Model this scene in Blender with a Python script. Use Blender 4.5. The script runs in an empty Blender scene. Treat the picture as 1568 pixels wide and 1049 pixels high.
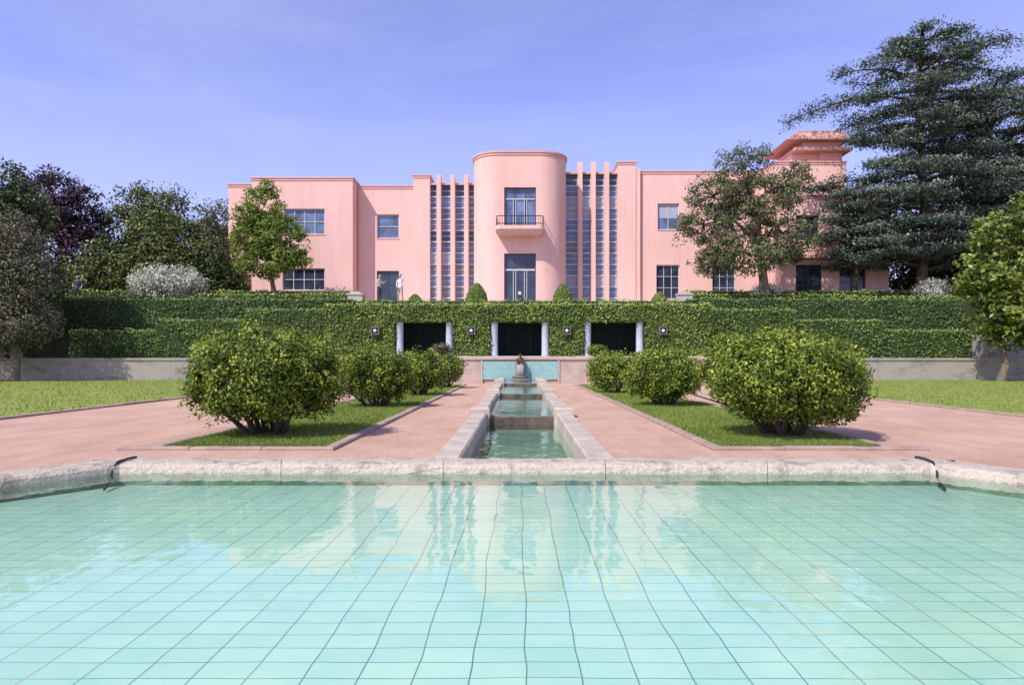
import bpy, math, random
import numpy as np
from mathutils import Vector
R=np.random.default_rng(7); random.seed(7)
S=bpy.context.scene
COL=S.collection

# ------------------------------------------------------------ materials
def newmat(name):
    m=bpy.data.materials.new(name); m.use_nodes=True
    nt=m.node_tree; b=nt.nodes['Principled BSDF']
    return m,nt,b
def ramp(nt,fac,stops):
    r=nt.nodes.new('ShaderNodeValToRGB'); e=r.color_ramp.elements
    while len(e)<len(stops): e.new(0.5)
    for i,(p,c) in enumerate(stops):
        e[i].position=p; e[i].color=(c[0],c[1],c[2],1)
    nt.links.new(fac,r.inputs['Fac']); return r.outputs['Color']
def noise(nt,vec,scale,detail=4,rough=0.6,dist=0):
    n=nt.nodes.new('ShaderNodeTexNoise'); n.inputs['Scale'].default_value=scale
    n.inputs['Detail'].default_value=detail; n.inputs['Roughness'].default_value=rough
    n.inputs['Distortion'].default_value=dist
    nt.links.new(vec,n.inputs['Vector']); return n.outputs['Fac']
def geo(nt):
    return nt.nodes.new('ShaderNodeNewGeometry').outputs['Position']
def mapping(nt,vec,sc=(1,1,1),loc=(0,0,0)):
    m=nt.nodes.new('ShaderNodeMapping'); m.inputs['Scale'].default_value=sc; m.inputs['Location'].default_value=loc
    nt.links.new(vec,m.inputs['Vector']); return m.outputs['Vector']
def mix(nt,fac,a,b,mode='MIX'):
    m=nt.nodes.new('ShaderNodeMix'); m.data_type='RGBA'; m.blend_type=mode
    for s,v in ((m.inputs[0],fac),(m.inputs[6],a),(m.inputs[7],b)):
        if isinstance(v,(int,float)): s.default_value=v
        elif isinstance(v,tuple): s.default_value=(v[0],v[1],v[2],1)
        else: nt.links.new(v,s)
    return m.outputs[2]
def bump(nt,b,h,strength,dist):
    n=nt.nodes.new('ShaderNodeBump'); n.inputs['Strength'].default_value=strength; n.inputs['Distance'].default_value=dist
    nt.links.new(h,n.inputs['Height']); nt.links.new(n.outputs[0],b.inputs['Normal'])
def mat_noise(name,c1,c2,scale=2,rough=0.85,bs=0.3,bd=0.01,fine=40,c3=None,stretch=(1,1,1),spec=0.3):
    m,nt,b=newmat(name); p=mapping(nt,geo(nt),stretch)
    f=noise(nt,p,scale,5,0.65)
    st=[(0.3,c1),(0.7,c2)] if c3 is None else [(0.28,c1),(0.5,c2),(0.72,c3)]
    col=ramp(nt,f,st)
    f2=noise(nt,geo(nt),fine,2,0.7)
    col=mix(nt,0.35,col,ramp(nt,f2,[(0.3,(0.45,0.45,0.45)),(0.7,(1,1,1))]),'MULTIPLY')
    nt.links.new(col,b.inputs['Base Color']); b.inputs['Roughness'].default_value=rough
    b.inputs['Specular IOR Level'].default_value=spec
    bump(nt,b,f2,bs,bd); return m
def mat_flat(name,c,rough=0.5,metal=0):
    m,nt,b=newmat(name); f=noise(nt,geo(nt),6,2)
    col=ramp(nt,f,[(0.3,tuple(x*0.85 for x in c)),(0.7,c)])
    nt.links.new(col,b.inputs['Base Color']); b.inputs['Roughness'].default_value=rough; b.inputs['Metallic'].default_value=metal
    return m
def mat_leaf(name,dark,mid,light,trans=0.25,rough=0.5):
    m,nt,b=newmat(name)
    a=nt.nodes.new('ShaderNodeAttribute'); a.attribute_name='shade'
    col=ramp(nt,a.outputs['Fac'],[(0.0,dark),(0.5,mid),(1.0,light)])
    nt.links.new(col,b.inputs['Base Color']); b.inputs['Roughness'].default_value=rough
    b.inputs['Specular IOR Level'].default_value=0.3
    if trans<=0: return m
    t=nt.nodes.new('ShaderNodeBsdfTranslucent'); nt.links.new(mix(nt,1.0,col,(1.0,1.0,0.5),'MULTIPLY'),t.inputs['Color'])
    ms=nt.nodes.new('ShaderNodeMixShader'); ms.inputs[0].default_value=trans
    nt.links.new(b.outputs[0],ms.inputs[1]); nt.links.new(t.outputs[0],ms.inputs[2])
    nt.links.new(ms.outputs[0],nt.nodes['Material Output'].inputs['Surface'])
    return m

def mat_stucco():
    m,nt,b=newmat('pink_stucco'); g=geo(nt)
    f=noise(nt,mapping(nt,g,(1,1,0.4)),0.45,4,0.6); f2=noise(nt,mapping(nt,g,(2.2,2.2,0.15)),1.5,3,0.6); f3=noise(nt,g,30,1)
    c=ramp(nt,f,[(0.3,(0.73,0.455,0.385)),(0.7,(0.80,0.51,0.44))])
    c=mix(nt,0.22,c,ramp(nt,f2,[(0.35,(0.7,0.66,0.66)),(0.6,(1,1,1))]),'MULTIPLY')
    nt.links.new(c,b.inputs['Base Color']); b.inputs['Roughness'].default_value=0.85; b.inputs['Specular IOR Level'].default_value=0.2
    bump(nt,b,f3,0.15,0.01); return m
M_pink=mat_stucco()
M_pinktrim=mat_noise('pink_trim',(0.64,0.37,0.32),(0.70,0.42,0.37),3,0.8,0.1)
M_rose=mat_noise('rose_slab',(0.60,0.33,0.27),(0.68,0.39,0.33),2,0.8,0.1)
def mat_gravel():
    m,nt,b=newmat('pink_gravel'); g=geo(nt)
    f=noise(nt,g,0.5,4,0.65); f2=noise(nt,g,55,3,0.8); f3=noise(nt,mapping(nt,g,(1,0.35,1)),2.2,4,0.7)
    c=ramp(nt,f,[(0.3,(0.55,0.36,0.265)),(0.7,(0.65,0.44,0.33))])
    c=mix(nt,0.6,c,ramp(nt,f3,[(0.35,(0.74,0.66,0.62)),(0.65,(1,1,1))]),'MULTIPLY')
    c=mix(nt,0.9,c,ramp(nt,f2,[(0.32,(0.40,0.34,0.31)),(0.5,(1,1,1)),(0.72,(1.25,1.25,1.25))]),'MULTIPLY')
    nt.links.new(c,b.inputs['Base Color']); b.inputs['Roughness'].default_value=0.95; b.inputs['Specular IOR Level'].default_value=0.1
    bump(nt,b,f2,0.8,0.02); return m
M_gravel=mat_gravel()
M_lawn=mat_noise('lawn_turf',(0.15,0.20,0.035),(0.24,0.29,0.06),1.2,0.95,0.6,0.02,35,(0.32,0.34,0.10),spec=0.1)
M_soil=mat_noise('planted_soil',(0.02,0.03,0.012),(0.06,0.075,0.025),3,0.95,0.5,0.03,20)
M_rim=mat_noise('pool_stone',(0.21,0.165,0.12),(0.54,0.465,0.365),4.5,0.85,0.9,0.025,30,(0.38,0.31,0.235))
M_cop=mat_noise('channel_stone',(0.38,0.31,0.24),(0.60,0.52,0.42),2.2,0.85,0.5,0.012,45)
M_curb=mat_noise('curb_stone',(0.30,0.20,0.16),(0.46,0.34,0.28),4,0.9,0.4,0.01,50)
M_wallst=mat_noise('weathered_wall',(0.20,0.18,0.15),(0.38,0.34,0.29),0.8,0.9,0.4,0.02,18,(0.32,0.285,0.245),(1,1,2.5))
M_cwall=mat_noise('centre_wall_stone',(0.40,0.30,0.24),(0.54,0.42,0.34),1.5,0.9,0.3,0.02,22,(0.36,0.31,0.25))
M_cream=mat_noise('pale_stone',(0.42,0.38,0.33),(0.56,0.52,0.46),3,0.85,0.3,0.01,30)
M_column=mat_noise('column_plaster',(0.38,0.44,0.49),(0.50,0.56,0.61),3,0.7,0.1)
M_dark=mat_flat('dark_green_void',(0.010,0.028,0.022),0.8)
M_bark=mat_noise('bark',(0.045,0.035,0.028),(0.13,0.10,0.08),6,0.95,0.8,0.04,25,stretch=(1,1,0.3))
M_barkl=mat_noise('bark_light',(0.12,0.095,0.07),(0.26,0.21,0.16),6,0.95,0.8,0.03,25,stretch=(1,1,0.3))
M_frame=mat_flat('window_frame_white',(0.62,0.60,0.60),0.5)
M_framed=mat_flat('window_frame_dark',(0.06,0.07,0.09),0.4)
M_iron=mat_flat('dark_iron',(0.04,0.04,0.045),0.4,0.6)
M_blind=mat_flat('blind_fabric',(0.38,0.42,0.50),0.9)
M_curt=mat_flat('curtain_grey',(0.20,0.21,0.27),0.5)
M_bronze=mat_noise('fountain_bronze',(0.05,0.03,0.02),(0.16,0.08,0.05),8,0.5,0.5,0.01,40)
M_fstone=mat_noise('mossy_stone',(0.10,0.10,0.08),(0.24,0.21,0.17),6,0.7,0.5,0.02,30)
M_rubber=mat_flat('black_hose',(0.02,0.02,0.025),0.4)
M_lampw=mat_flat('lamp_glass',(0.75,0.75,0.72),0.2)
def mat_glass(name,c,rough=0.04):
    m,nt,b=newmat(name); f=noise(nt,geo(nt),0.9,2)
    nt.links.new(ramp(nt,f,[(0.35,c),(0.65,tuple(x*2.2 for x in c))]),b.inputs['Base Color'])
    b.inputs['Roughness'].default_value=rough; b.inputs['IOR'].default_value=1.5
    bump(nt,b,f,0.05,0.05); return m
M_glass=mat_glass('window_glass',(0.018,0.026,0.042))
M_glassb=mat_glass('window_glass_blue',(0.075,0.105,0.17),0.08)

def mat_tiles(name,sx=0.215,sy=0.14,ox=0.0,c1=(0.39,0.585,0.50),c2=(0.44,0.63,0.55)):
    m,nt,b=newmat(name); g=geo(nt)
    n=nt.nodes.new('ShaderNodeTexNoise'); n.inputs['Scale'].default_value=1.6; n.inputs['Detail'].default_value=2
    nt.links.new(g,n.inputs['Vector'])
    vm=nt.nodes.new('ShaderNodeVectorMath'); vm.operation='MULTIPLY_ADD'; vm.inputs[1].default_value=(0.05,0.05,0)
    nt.links.new(n.outputs['Color'],vm.inputs[0]); nt.links.new(g,vm.inputs[2])
    br=nt.nodes.new('ShaderNodeTexBrick'); br.offset=0; br.squash=1
    br.inputs['Scale'].default_value=1; br.inputs['Brick Width'].default_value=sx; br.inputs['Row Height'].default_value=sy
    br.inputs['Mortar Size'].default_value=0.0036; br.inputs['Mortar Smooth'].default_value=0.3
    br.inputs['Color1'].default_value=(*c1,1); br.inputs['Color2'].default_value=(*c2,1)
    br.inputs['Mortar'].default_value=(1,1,1,1)
    nt.links.new(mapping(nt,vm.outputs[0],(1,1,1),(ox,0,0)),br.inputs['Vector'])
    mcol=ramp(nt,noise(nt,mapping(nt,g,(1,0.3,1)),2.5,2),[(0.40,(0.04,0.14,0.17)),(0.55,(0.09,0.19,0.16)),(0.64,(0.36,0.22,0.13))])
    stain=ramp(nt,noise(nt,g,1.5,6,0.7),[(0.3,(0.84,0.92,0.88)),(0.5,(1,1,1)),(0.72,(1.18,1.07,0.95))])
    body=mix(nt,0.85,br.outputs['Color'],stain,'MULTIPLY')
    col=mix(nt,br.outputs['Fac'],body,mcol)
    nt.links.new(col,b.inputs['Base Color']); b.inputs['Roughness'].default_value=0.4
    return m
M_tiles=mat_tiles('pool_tiles'); M_ctiles=mat_tiles('channel_tiles',.2,.2,0,(0.27,0.38,0.32),(0.32,0.43,0.37))
M_mosaic=mat_noise('turquoise_mosaic',(0.22,0.42,0.38),(0.36,0.56,0.52),5,0.4,0.2,0.01,60)
def mat_water(name,s=0.18,d=0.03,tint=(0.96,1,0.99),ior=1.40):
    m=bpy.data.materials.new(name); m.use_nodes=True; nt=m.node_tree; nt.nodes.remove(nt.nodes['Principled BSDF'])
    g=geo(nt)
    h=noise(nt,mapping(nt,g,(1.0,0.75,1)),3.0,2,0.5,0.3)
    h2=noise(nt,mapping(nt,g,(1,0.6,1)),11,1,0.5)
    ad=nt.nodes.new('ShaderNodeMath'); ad.operation='MULTIPLY_ADD'; ad.inputs[1].default_value=0.26
    nt.links.new(h2,ad.inputs[0]); nt.links.new(h,ad.inputs[2])
    bp=nt.nodes.new('ShaderNodeBump'); bp.inputs['Strength'].default_value=s; bp.inputs['Distance'].default_value=d
    nt.links.new(ad.outputs[0],bp.inputs['Height'])
    fr=nt.nodes.new('ShaderNodeFresnel'); fr.inputs['IOR'].default_value=ior; nt.links.new(bp.outputs[0],fr.inputs['Normal'])
    t=nt.nodes.new('ShaderNodeBsdfTransparent'); t.inputs['Color'].default_value=(*tint,1)
    gl=nt.nodes.new('ShaderNodeBsdfGlossy'); gl.inputs['Roughness'].default_value=0.02; gl.inputs['Color'].default_value=(1,1,1,1)
    nt.links.new(bp.outputs[0],gl.inputs['Normal'])
    ms=nt.nodes.new('ShaderNodeMixShader'); nt.links.new(fr.outputs[0],ms.inputs[0]); nt.links.new(t.outputs[0],ms.inputs[1]); nt.links.new(gl.outputs[0],ms.inputs[2])
    nt.links.new(ms.outputs[0],nt.nodes['Material Output'].inputs['Surface']); return m
M_water=mat_water('pool_water',0.14); M_cwater=mat_water('channel_water_surface',0.3,0.03,(0.8,0.9,0.87))

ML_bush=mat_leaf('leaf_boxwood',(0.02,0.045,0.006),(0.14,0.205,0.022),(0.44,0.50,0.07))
ML_hedge=mat_leaf('leaf_ivy',(0.045,0.085,0.015),(0.145,0.215,0.035),(0.30,0.37,0.075),0)
ML_hedgeb=mat_leaf('leaf_hedge',(0.03,0.06,0.02),(0.085,0.14,0.04),(0.19,0.26,0.07),0)
ML_hedgec=mat_leaf('leaf_hedge_mid',(0.035,0.07,0.016),(0.11,0.17,0.035),(0.24,0.31,0.07),0)
ML_tree=mat_leaf('leaf_maple',(0.07,0.11,0.015),(0.19,0.28,0.045),(0.34,0.42,0.09),0.35)
ML_dark=mat_leaf('leaf_darkgreen',(0.015,0.032,0.012),(0.06,0.09,0.025),(0.16,0.19,0.05),0)
ML_purple=mat_leaf('leaf_copper',(0.015,0.01,0.014),(0.05,0.027,0.036),(0.12,0.07,0.075),0)
ML_olive=mat_leaf('leaf_oak',(0.04,0.055,0.022),(0.135,0.16,0.065),(0.29,0.31,0.14),0.25)
ML_wood=mat_leaf('leaf_woodland',(0.025,0.045,0.012),(0.105,0.14,0.03),(0.24,0.26,0.06),0)
ML_cedar=mat_leaf('needle_cedar',(0.02,0.038,0.028),(0.08,0.12,0.082),(0.22,0.28,0.19),0)
ML_mag=mat_leaf('leaf_magnolia',(0.03,0.055,0.010),(0.13,0.185,0.03),(0.38,0.42,0.10),0.3,0.35)
ML_white=mat_leaf('white_blossom',(0.12,0.16,0.08),(0.50,0.52,0.44),(0.85,0.85,0.80),0.2)
ML_autumn=mat_leaf('leaf_greygreen',(0.025,0.03,0.02),(0.11,0.11,0.06),(0.30,0.25,0.17),0)
ML_grass=mat_leaf('grass_blade',(0.09,0.14,0.02),(0.20,0.27,0.05),(0.36,0.40,0.12),0.3)

# ------------------------------------------------------------ mesh helpers
def empty(name,loc=(0,0,0)):
    o=bpy.data.objects.new(name,None); COL.objects.link(o); o.empty_display_size=0.3; return o
def mk(name,v,f,mats,parent=None,smooth=False,mi=None):
    me=bpy.data.meshes.new(name); me.from_pydata([tuple(map(float,a)) for a in v],[],f); me.update()
    for m in (mats if isinstance(mats,list) else [mats]): me.materials.append(m)
    if mi is not None: me.polygons.foreach_set('material_index',mi)
    if smooth: me.polygons.foreach_set('use_smooth',[True]*len(f))
    o=bpy.data.objects.new(name,me); COL.objects.link(o)
    if parent: o.parent=parent
    return o
class G:
    def __init__(s): s.v=[]; s.f=[]; s.m=[]
    def quad(s,a,b,c,d,m=0):
        n=len(s.v); s.v+=[a,b,c,d]; s.f.append((n,n+1,n+2,n+3)); s.m.append(m)
    def box(s,x0,x1,y0,y1,z0,z1,m=0,bv=0.0):
        n=len(s.v)
        if bv<=0:
            s.v+=[(x0,y0,z0),(x1,y0,z0),(x1,y1,z0),(x0,y1,z0),(x0,y0,z1),(x1,y0,z1),(x1,y1,z1),(x0,y1,z1)]
            fs=[(0,3,2,1),(4,5,6,7),(0,1,5,4),(1,2,6,5),(2,3,7,6),(3,0,4,7)]
        else:
            b=bv
            s.v+=[(x0,y0,z0),(x1,y0,z0),(x1,y1,z0),(x0,y1,z0),(x0,y0,z1-b),(x1,y0,z1-b),(x1,y1,z1-b),(x0,y1,z1-b),
                  (x0+b,y0+b,z1),(x1-b,y0+b,z1),(x1-b,y1-b,z1),(x0+b,y1-b,z1)]
            fs=[(0,3,2,1),(8,9,10,11),(0,1,5,4),(1,2,6,5),(2,3,7,6),(3,0,4,7),(4,5,9,8),(5,6,10,9),(6,7,11,10),(7,4,8,11)]
        for f in fs: s.f.append(tuple(n+i for i in f)); s.m.append(m)
    def tube(s,pts,rad,n=8,m=0,cap=True):
        pts=[Vector(p) for p in pts]; k=len(s.v); prev=None
        for i,p in enumerate(pts):
            t=(pts[min(i+1,len(pts)-1)]-pts[max(i-1,0)]).normalized()
            if prev is None:
                a=Vector((1,0,0)) if abs(t.x)<0.8 else Vector((0,1,0)); u=t.cross(a).normalized()
            else:
                u=(prev-t*prev.dot(t)).normalized()
            prev=u; w=t.cross(u)
            for j in range(n):
                an=2*math.pi*j/n; q=p+(u*math.cos(an)+w*math.sin(an))*rad[i]; s.v.append(tuple(q))
        for i in range(len(pts)-1):
            for j in range(n):
                a=k+i*n+j; b=k+i*n+(j+1)%n; s.f.append((a,b,b+n,a+n)); s.m.append(m)
        if cap:
            s.f.append(tuple(k+j for j in range(n))[::-1]); s.m.append(m)
            s.f.append(tuple(k+(len(pts)-1)*n+j for j in range(n))); s.m.append(m)
    def lathe(s,prof,c,n=16,m=0):
        k=len(s.v)
        for r,z in prof:
            for j in range(n):
                a=2*math.pi*j/n; s.v.append((c[0]+r*math.cos(a),c[1]+r*math.sin(a),c[2]+z))
        for i in range(len(prof)-1):
            for j in range(n):
                a=k+i*n+j; b=k+i*n+(j+1)%n; s.f.append((a,b,b+n,a+n)); s.m.append(m)
    def ell(s,c,r,m=0,n=12,h=8):
        prof=[(max(0.001,math.sin(math.pi*i/h)),-math.cos(math.pi*i/h)) for i in range(h+1)]
        k=len(s.v)
        for a,z in prof:
            for j in range(n):
                t=2*math.pi*j/n; s.v.append((c[0]+r[0]*a*math.cos(t),c[1]+r[1]*a*math.sin(t),c[2]+r[2]*z))
        for i in range(h):
            for j in range(n):
                a=k+i*n+j; b=k+i*n+(j+1)%n; s.f.append((a,b,b+n,a+n)); s.m.append(m)
    def obj(s,name,mats,parent=None,smooth=False): return mk(name,s.v,s.f,mats,parent,smooth,s.m)

def unit(a): return a/np.maximum(np.linalg.norm(a,axis=1,keepdims=True),1e-6)
def leafmesh(name,C,size,mat,shade,out=None,bias=0.8,parent=None,asp=0.5,updir=None):
    C=np.asarray(C,float); N=len(C)
    n=unit(R.normal(size=(N,3)))
    if out is not None: n=unit(out*bias+n)
    u=unit(np.cross(n,R.normal(size=(N,3))))
    if updir is not None: u=unit(u+np.array(updir)); 
    w=unit(np.cross(n,u))
    L=(size*R.uniform(0.6,1.3,N)*0.5)[:,None]
    V=np.stack([C-u*L,C+w*L*asp+u*L*0.1,C+u*L,C-w*L*asp+u*L*0.1],1).reshape(-1,3)
    me=bpy.data.meshes.new(name); me.vertices.add(4*N); me.vertices.foreach_set('co',V.astype(np.float32).ravel())
    me.loops.add(4*N); me.loops.foreach_set('vertex_index',np.arange(4*N,dtype=np.int32))
    me.polygons.add(N); me.polygons.foreach_set('loop_start',np.arange(0,4*N,4,dtype=np.int32))
    me.update(calc_edges=True)
    at=me.attributes.new('shade','FLOAT','POINT')
    at.data.foreach_set('value',np.repeat(np.clip(shade,0,1),4).astype(np.float32))
    me.materials.append(mat)
    o=bpy.data.objects.new(name,me); COL.objects.link(o)
    if parent: o.parent=parent
    return o
def clumps(blobs,n,inner=0.45,jit=.1):
    w=np.array([b[3]*b[4]+b[4]*b[5]+b[3]*b[5] for b in blobs]); w=w/w.sum()
    k=R.choice(len(blobs),n,p=w); B=np.array(blobs)[k]
    d=unit(R.normal(size=(n,3))); r=R.uniform(inner,1.0,n)**0.6
    r*=1+jit*R.normal(size=n)
    return B[:,:3]+d*B[:,3:]*r[:,None], d
def foliage(name,blobs,nc,nl,cr,size,mat,parent,flat=0.7,bias=0.7,inner=0.45,asp=0.5,updir=None,zmin=None,jit=.1,spread=.15):
    P,d=clumps(blobs,nc,inner,jit)
    if zmin is not None:
        k=P[:,2]>zmin; P=P[k]; d=d[k]; nc=len(P)
    N=nc*nl
    o=unit(R.normal(size=(N,3)))*(R.uniform(.25,1,N)**.5)[:,None]; o[:,2]*=flat
    dd=np.repeat(d,nl,0)
    sc=cr*np.repeat(R.uniform(0.6,1.35,nc),nl)[:,None]
    C=np.repeat(P,nl,0)+o*sc
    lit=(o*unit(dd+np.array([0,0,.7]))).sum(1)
    sh=np.repeat(R.normal(0.38,spread,nc),nl)+R.normal(0,0.12,N)+.30*lit  # outward and upward leaves of a clump get lighter colour as painted highlights
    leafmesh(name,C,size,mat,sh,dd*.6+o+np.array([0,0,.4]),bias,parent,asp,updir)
    return P
def wob(a,b,n,amp):
    a=Vector(a); b=Vector(b); out=[]
    for i in range(n+1):
        t=i/n; p=a.lerp(b,t)
        if 0<i<n: p+=Vector([random.gauss(0,amp) for _ in range(3)])
        out.append(p)
    return out
def tree(name,base,top,tr,blobs,nc,nl,cr,size,leaf,bark,twigs=60,**kw):
    e=empty(name); g=G()
    pts=wob(base,top,6,tr*0.5); g.tube([pts[0]-Vector((0,0,.2))]+pts,[tr*1.5]+[tr*(1.15-0.13*i) for i in range(7)],9)
    nodes=[]
    for b in blobs:
        s=pts[random.choice([3,4,5])]; c=Vector(b[:3])
        l=wob(s,c,5,tr*0.7); g.tube(l,[tr*0.5*(1-0.15*i) for i in range(6)],6); nodes+=l[2:]
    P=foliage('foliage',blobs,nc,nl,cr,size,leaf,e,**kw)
    for i in R.choice(len(P),min(twigs,len(P)),replace=False):
        p=Vector(P[i]); s=min(nodes,key=lambda q:(q-p).length)
        g.tube(wob(s,p,3,0.08),[tr*0.16,tr*0.12,tr*0.08,tr*0.04],4)
    g.obj('trunk',bark,e,True); return e
def bush(name,x,y,r,h,z0=0.0,nc=420,nl=50,size=0.045,leaf=None,cr=0.15,low=0.12):
    e=empty(name); g=G(); leaf=leaf or ML_bush
    cz=z0+h*0.55
    blobs=[(x,y,cz,r*0.86,r*0.82,h*0.41)]*2
    for i in range(12):
        a=i*0.53+random.random()*.4; q=random.uniform(0.42,0.62)
        blobs.append((x+math.cos(a)*r*q,y+math.sin(a)*r*q,cz+random.uniform(-.16,.14)*h,r*0.36,r*0.36,h*0.26))
    for i in range(12):
        a=random.random()*6.28
        s=Vector((x+math.cos(a)*0.14*r,y+math.sin(a)*0.14*r,z0-0.05)); t=Vector((x+math.cos(a)*r*random.uniform(.3,.8),y+math.sin(a)*r*random.uniform(.3,.8),z0+h*random.uniform(.35,.7)))
        l=wob(s,t,4,0.03); g.tube(l,[0.04*r,0.035*r,0.028*r,0.02*r,0.01*r],5)
        for j in range(3):
            g.tube(wob(l[2],t+Vector((random.gauss(0,.25),random.gauss(0,.25),random.gauss(0,.1)))*r,2,0.02),[0.018*r,0.012*r,0.006*r],4)
    g.obj('stems',M_bark,e,True)
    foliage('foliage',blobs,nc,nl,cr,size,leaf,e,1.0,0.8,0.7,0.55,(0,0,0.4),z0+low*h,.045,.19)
    return e

# ------------------------------------------------------------ camera / light
cam=bpy.data.cameras.new('camera'); co=bpy.data.objects.new('camera',cam); COL.objects.link(co)
co.location=(-0.05,0,1.1); co.rotation_euler=(math.radians(90),0,0)
cam.lens=24; cam.sensor_width=36; cam.shift_x=-0.007; cam.shift_y=0.0163; cam.clip_end=5000; cam.clip_start=0.05
S.camera=co
AZ=math.radians(43); EL=math.radians(49)
sv=Vector((-math.sin(AZ)*math.cos(EL),-math.cos(AZ)*math.cos(EL),math.sin(EL)))
L=bpy.data.lights.new('sun','SUN'); L.energy=5.0; L.angle=math.radians(0.5); L.color=(1,0.96,0.89)
lo=bpy.data.objects.new('sun',L); COL.objects.link(lo); lo.rotation_euler=(-sv).to_track_quat('-Z','Y').to_euler(); lo.location=sv*60
w=bpy.data.worlds.new('World'); S.world=w; w.use_nodes=True; nt=w.node_tree
bg=nt.nodes['Background']; bg.inputs['Strength'].default_value=0.13
sk=nt.nodes.new('ShaderNodeTexSky'); sk.sky_type='NISHITA'; sk.sun_disc=False; sk.sun_elevation=EL; sk.sun_rotation=math.pi+AZ
sk.air_density=1.0; sk.dust_density=0.6; sk.ozone_density=1.5
tc=nt.nodes.new('ShaderNodeTexCoord')
cl=noise(nt,mapping(nt,tc.outputs['Generated'],(1.0,1.2,4.0),(3,1,0)),1.3,6,0.6,0.5)
fc=ramp(nt,cl,[(0.42,(0.0,0.0,0.0)),(0.8,(0.5,0.5,0.5))])
tint=mix(nt,1.0,sk.outputs['Color'],(1.72,1.36,1.92),'MULTIPLY')
nt.links.new(mix(nt,fc,tint,(4.8,5.3,7.4)),bg.inputs['Color'])
S.view_settings.view_transform='Standard'; S.view_settings.look='None'; S.view_settings.exposure=0

# ------------------------------------------------------------ ground
inner=[(3.95,6.65),(5.66,4.19),(5.66,-2.0),(3.95,-4.4)]
def off(poly,d):
    n=len(poly); out=[]
    for i in range(n):
        a=Vector(poly[i-1]); b=Vector(poly[i]); c=Vector(poly[(i+1)%n])
        e1=(b-a).normalized(); e2=(c-b).normalized()
        n1=Vector((-e1.y,e1.x)); n2=Vector((-e2.y,e2.x))
        m=(n1+n2).normalized(); out.append(tuple(b+m*(d/m.dot(n1))))
    return out
poly=[(-3.95,6.65)]+inner+[(-3.95,-4.4),(-5.66,-2.0),(-5.66,4.19)]
outp=off(poly,0.42)
CW=0.92
yo=outp[0][1]
v=[];f=[]
rp=[outp[1],outp[2],outp[3],outp[4]]
right=[(CW,yo),(rp[0][0],yo),rp[1],rp[2],rp[3],(0,rp[3][1]),(0,-300),(600,-300),(600,40),(CW,40)]
left=[(-x,y) for x,y in right][::-1]
for P in (right,left):
    n=len(v); v+=[(x,y,0) for x,y in P]; f.append(tuple(range(n,n+len(P))))
n=len(v); v+=[(-CW,31,0),(CW,31,0),(CW,40,0),(-CW,40,0)]; f.append((n,n+1,n+2,n+3))
mk('ground',v,f,M_gravel)
prof=[(36.0,1.12),(38.6,1.12),(38.65,2.6),(41.2,2.6),(41.25,4.6),(1500,4.6)]
g=G()
for (ya,za),(yb,zb) in zip(prof[:-1],prof[1:]): g.quad((-900,ya,za),(900,ya,za),(900,yb,zb),(-900,yb,zb))
g.obj('terrace_ground',M_soil)
g=G(); g.box(-13,13,41.4,49.9,4.5,4.61); g.obj('terrace_pavement',M_cream)

# pool
n=len(poly); FZ=-0.13; WZ=-0.012
mk('pool_floor',[(x,y,FZ) for x,y in off(poly,0.1)],[tuple(range(n))[::-1]],M_tiles)
mk('pool_water',[(x,y,WZ) for x,y in off(poly,0.05)],[tuple(range(n))[::-1]],M_water)
e=empty('pool_rim'); g=G()
cs=[(0.0,-0.2),(0.0,-0.025),(0.0,0.0),(0.012,0.045),(0.05,0.072),(0.12,0.085),(0.36,0.085),(0.41,0.06),(0.42,-0.06)]
offs=[off(poly,max(o,0.0001)) for o,_ in cs]
for i in range(n):
    j=(i+1)%n; ln=(Vector(poly[j])-Vector(poly[i])).length; k=max(1,round(ln/1.6)); gp=0.003/ln
    for s in range(k):
        t0=s/k+gp*(s>0); t1=(s+1)/k-gp*(s<k-1); dz=random.uniform(-.003,.003)
        sub=14; base=len(g.v)
        for q in range(sub+1):
            t=t0+(t1-t0)*q/sub
            for ci,(o,(_,z)) in enumerate(zip(offs,cs)):
                p=Vector(o[i]).lerp(Vector(o[j]),t); jt=random.gauss(0,0.0035) if 2<=ci<=7 else 0
                g.v.append((p.x,p.y+jt,z+(dz+jt if ci>=2 else 0)))
        m=len(cs)
        for q in range(sub):
            for c in range(m-1):
                a=base+q*m+c; g.f.append((a,a+m,a+m+1,a+1)); g.m.append(1 if c==0 else 0)
        g.f.append(tuple(base+c for c in range(m))); g.m.append(0)
        g.f.append(tuple(base+sub*m+c for c in range(m))[::-1]); g.m.append(0)
M_algae=mat_noise('wet_algae_tiles',(0.10,0.17,0.13),(0.25,0.36,0.30),5,0.5,0.3,0.01,40)
g.obj('coping',[M_rim,M_algae],e)
for sx in (-1,1):
    e=empty('garden_hose'); g=G(); hx=sx*4.0
    g.tube([(hx-sx*.12,6.3,-.1),(hx-sx*.05,6.52,-.06),(hx,6.62,.03),(hx+.01,6.7,.092),(hx+.02,6.85,.103),(hx+.02,7.0,.1),(hx+sx*.06,7.09,.06),(hx+sx*.2,7.2,.012),(hx+sx*.6,7.3,.012)],[.012]*9,8); g.obj('hose',M_rubber,e,True)

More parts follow.
